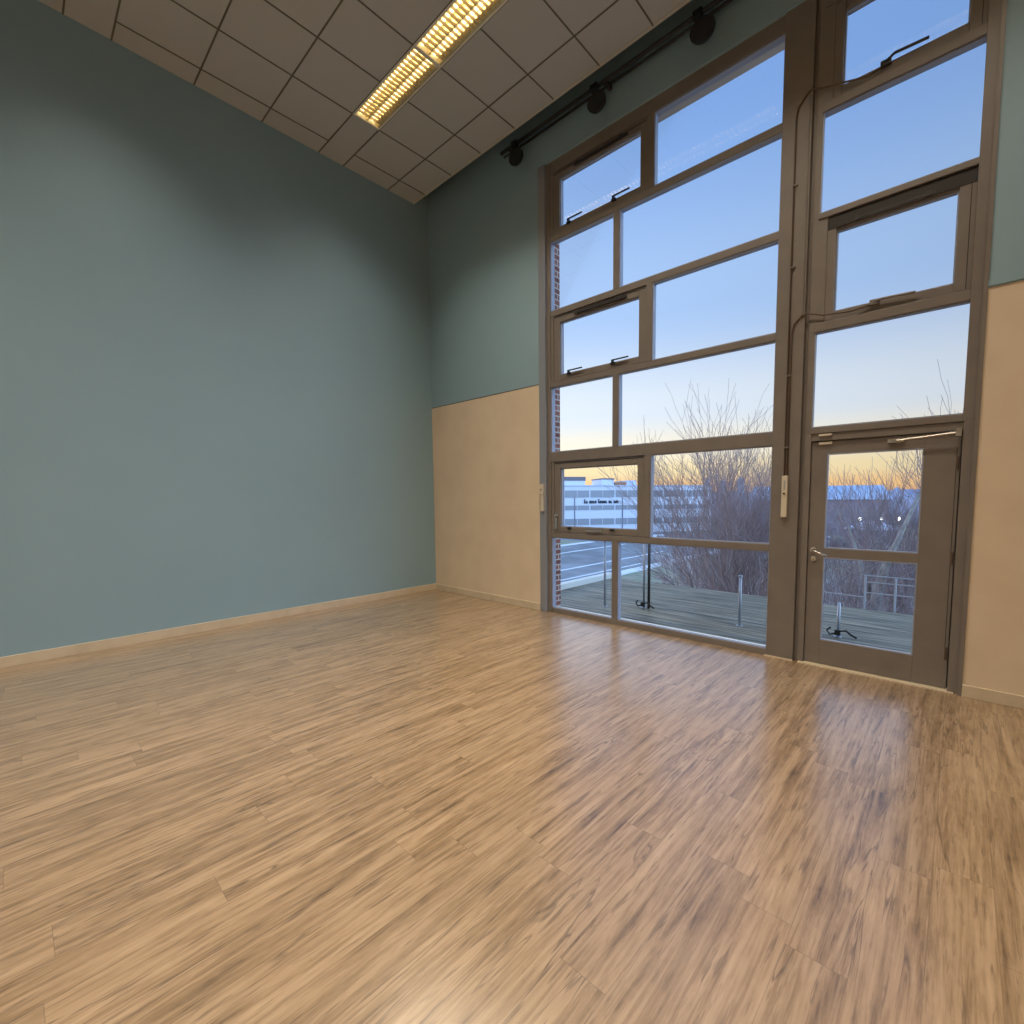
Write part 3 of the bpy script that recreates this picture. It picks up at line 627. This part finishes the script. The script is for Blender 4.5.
# hazy towers
tw0 = None
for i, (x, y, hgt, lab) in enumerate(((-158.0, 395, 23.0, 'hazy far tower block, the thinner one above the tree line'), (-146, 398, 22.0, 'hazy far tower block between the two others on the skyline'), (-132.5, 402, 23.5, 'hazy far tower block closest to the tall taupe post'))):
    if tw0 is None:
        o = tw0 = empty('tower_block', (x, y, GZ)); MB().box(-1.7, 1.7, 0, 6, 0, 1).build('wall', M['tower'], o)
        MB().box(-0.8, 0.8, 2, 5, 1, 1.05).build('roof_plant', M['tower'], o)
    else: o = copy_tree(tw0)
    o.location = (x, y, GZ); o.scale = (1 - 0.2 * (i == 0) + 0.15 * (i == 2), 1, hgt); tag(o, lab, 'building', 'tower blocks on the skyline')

# far woodland
wd_ = MB(); random.seed(11)
ico = bmesh.new(); bmesh.ops.create_icosphere(ico, subdivisions=2, radius=1); iv = [v.co.copy() for v in ico.verts]; ifc = [tuple(v.index for v in f.verts) for f in ico.faces]; ico.free()
for k in range(330):
    az = random.uniform(-0.62, 0.14); D = random.uniform(150, 300)
    x, y = CAM.x + D * math.sin(az), CAM.y + D * math.cos(az)
    r = random.uniform(3.5, 7); h = 7.4 + random.uniform(0, 2.6) + (D - 150) * 0.012
    wd_.add([(x + v.x * r * random.uniform(0.85, 1.15), y + v.y * r, GZ + (v.z + 0.9) * h / 1.9 * random.uniform(0.93, 1.07)) for v in iv], ifc)
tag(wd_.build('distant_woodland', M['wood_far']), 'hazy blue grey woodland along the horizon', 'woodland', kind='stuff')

# ---------------------------------------------------------------- bare trees
def grow(mb_t, mb_b, p, d, L, r, depth, maxd, spread, up, rnd):
    n = 4 if depth < 2 else 3; pts = [p.copy()]; rad = [r]; q = p.copy(); dd = d.copy(); kids_ = []
    for i in range(n):
        dd = (dd + Vector((rnd.uniform(-1, 1), rnd.uniform(-1, 1), rnd.uniform(-0.3, 1) * up)) * 0.19).normalized()
        q = q + dd * (L / n); pts.append(q.copy()); rad.append(max(r * (1 - 0.55 * (i + 1) / n), 0.0052))
        if depth < maxd and i >= 1 - (depth > 0):
            kids_.append((q.copy(), dd.copy(), rad[-1]))
    (mb_t if depth == 0 else mb_b).tube(pts, rad, 8 if depth == 0 else (5 if depth == 1 else 3), False)
    if depth >= maxd: return
    for kp, kd, kr in kids_:
        for j in range(2 if depth < maxd - 1 else 2):
            a = rnd.uniform(0, 2 * math.pi); s = rnd.uniform(0.6, 1.2) * spread
            side = kd.cross(Vector((math.cos(a), math.sin(a), 0.3))).normalized()
            nd = (kd * math.cos(s) + side * math.sin(s) + Vector((0, 0, up * 0.22))).normalized()
            nd.z = max(nd.z, 0.18); nd.normalize()
            grow(mb_t, mb_b, kp, nd, L * rnd.uniform(0.55, 0.8), max(kr * 0.62, 0.0056), depth + 1, maxd, spread, up, rnd)

def tree(loc, label, stems, maxd, seed, spread=0.55, up=0.6, height=10.0, barkm='bark', twigm='twig', trunk=None, name='bare_tree', group='bare winter trees beyond the terrace'):
    rnd = random.Random(seed); o = tag(empty(name, loc), label, 'tree' if 'tree' in name else 'shrub', group)
    a, b_ = MB(), MB()
    for (dx, dy, dz, L, r) in stems:
        grow(a, b_, Vector((dx * 0.08, dy * 0.08, 0)), Vector((dx, dy, dz)).normalized(), L, r, 0, maxd, spread, up, rnd)
    k = height / max(v[2] for v in b_.v); lean_ = lambda v: (v[0] * k, v[1] * k, max(v[2] * k, -0.3))
    a.v = [lean_(v) for v in a.v]; b_.v = [lean_(v) for v in b_.v]
    if loc[1] > 4:      # no twigs over the terrace
        keep = [f for f in b_.f if min(b_.v[i][1] for i in f) + loc[1] > 4.1]
        b_.f = keep; b_.mi = [0] * len(keep)
    if trunk: a.tube([(0, 0, -0.3), (0.03, 0.02, 3.5), (0.05, 0, trunk * 0.75), (0.10, 0.0, trunk * 0.88), (0.28, 0.05, trunk * 1.0)], [0.19, 0.15, 0.13, 0.10, 0.03], 10).tube([(0.05, 0, trunk * 0.80), (-0.2, 0.1, trunk * 0.92), (-0.5, 0.1, trunk * 1.06)], [0.08, 0.05, 0.02], 8).tube([(0.08, 0, trunk * 0.84), (0.3, -0.1, trunk * 0.98), (0.8, 0.1, trunk * 1.2)], [0.08, 0.05, 0.02], 8)
    a.build('trunk', M[barkm], o, smooth=True); b_.build('branches', M[twigm], o)
    return o
tree((1.1, 10.6, GZ), 'bare many stemmed birch rising highest above the terrace edge', [(-0.16, 0.05, 1, 4.8, 0.10), (0.10, 0.1, 1, 5.2, 0.11), (0.34, -0.05, 1, 4.6, 0.09)], 4, 5, 0.5, 0.62, 11.4)
tree((-1.6, 14.5, GZ), 'bare slender tree whose crown reaches beside the office block', [(0.10, 0.05, 1, 4.8, 0.09)], 4, 15, 0.5, 0.6, 10.2)
tree((5.35, 7.2, GZ), 'bare tree with a thick pale trunk seen through the door', [(0.03, 0, 1, 5.4, 0.20), (0.25, 0.1, 1, 5.0, 0.10)], 4, 28, 0.5, 0.5, 9.2, trunk=7.0, barkm='trunk_bark')
tree((6.5, 8.9, GZ), 'bare tree with fanning twigs at the door hinge side', [(-0.12, 0, 1, 4.8, 0.11), (0.22, 0.1, 1, 5.0, 0.10), (0.05, -0.1, 1, 5.2, 0.10)], 4, 41, 0.48, 0.62, 10.9)
tree((3.6, 15.5, GZ), 'bare tree showing just over the skyline beside the door glass', [(0.05, 0, 1, 4.6, 0.09), (-0.18, 0.1, 1, 4.6, 0.08)], 4, 52, 0.5, 0.6, 9.6)

# thicket of bare shrubs between terrace and car park
sh = tree((0, 0, GZ), 'x', [(rx_, ry_, 1, 1.9, 0.022) for rx_, ry_ in ((0.1, 0.1), (-0.4, 0.1), (0.45, -0.2), (-0.1, 0.5), (0.0, -0.5), (0.6, 0.4), (-0.6, -0.3))], 3, 77, 0.42, 0.7, 2.9, 'bark', 'shrub', name='bare_shrub')
rs = random.Random(19); spots = []
for i in range(28):
    t_ = i / 27; az = rs.uniform(-0.47, -0.02); D = 10.5 + 34 * (i / 28) ** 1.3
    x, y = CAM.x + (D + 5) * math.sin(az), CAM.y + (D + 5) * math.cos(az)
    if y < 7.4: y = 7.4 + rs.uniform(0, 2)
    if az > -0.2 and y < 8.5: y += 3.2
    spots.append((x, y, rs.uniform(1.0, 1.45) * (1.12 if D < 22 else 0.95)))
for i, (x, y, s) in enumerate(spots):
    o = sh if i == 0 else copy_tree(sh)
    o.location = (x, y, GZ); o.scale = (s * 1.25, s * 1.25, s); o.rotation_euler = (0, 0, rs.uniform(0, 6.28))
    tag(o, 'tangled bare shrub in the purple brown thicket below the terrace', 'shrub', 'bare shrubs of the thicket below the terrace')

# ---------------------------------------------------------------- street lamps and cars
lp = None
for (x, y, lab) in ((-4.42, 78.9, 'lit street lamp furthest from the door hinges'), (-2.1, 81.5, 'lit street lamp in the middle of the three'), (-0.1, 82.5, 'lit street lamp closest to the door hinges')):
    if lp is None:
        lp = o = empty('street_lamp', (x, y, GZ))
        MB().cyl((0, 0, 0), (0, 0, 4.5), 0.09, 0.05, n=8).build('pole', M['galv'], o)
        MB().tube([(0, 0, 4.45), (0, 0, 4.55), (0, 0, 4.8), (0, 0, 4.95)], [0.07, 0.15, 0.15, 0.05], 12).build('lantern', M['lampglow'], o)
    else: o = copy_tree(lp); o.location = (x, y, GZ)
    tag(o, lab, 'street lamp', 'lit street lamps by the car park')
def car(loc, rz_, mname, label):
    o = tag(empty('car', loc, rz_), label, 'car', 'parked cars below')
    body = [(-2.1, 0.3), (2.1, 0.3), (2.15, 0.75), (1.3, 0.9), (0.7, 1.42), (-1.0, 1.45), (-1.75, 0.95), (-2.15, 0.85)]
    MB().prism(body, 'y', -0.85, 0.85).build('body', M[mname], o, bevel=0.05)
    MB().prism([(1.1, 0.93), (0.62, 1.36), (-0.95, 1.38), (-1.5, 0.97)], 'y', -0.87, 0.87).build('side_windows', M['window_far'], o)
    for sx in (-1.35, 1.35):
        for sy in (-0.8, 0.8): MB().cyl((sx, sy - 0.1, 0.32), (sx, sy + 0.1, 0.32), 0.32, n=16).build('wheel', M['rubber'], o)
    return o
car((-9.6, 84, GZ + 0.03), 0.2, 'carw', 'silver car parked furthest from the brick outbuilding')
car((-6.3, 80.5, GZ + 0.03), 0.3, 'carb', 'dark car parked beside the brick outbuilding')
car((-2.4, 79, GZ + 0.03), 0.1, 'carw', 'silver car parked in front of the brick outbuilding')
car((-33.0, 72, GZ + 0.03), 0.9, 'carw', 'silver car below the office block')
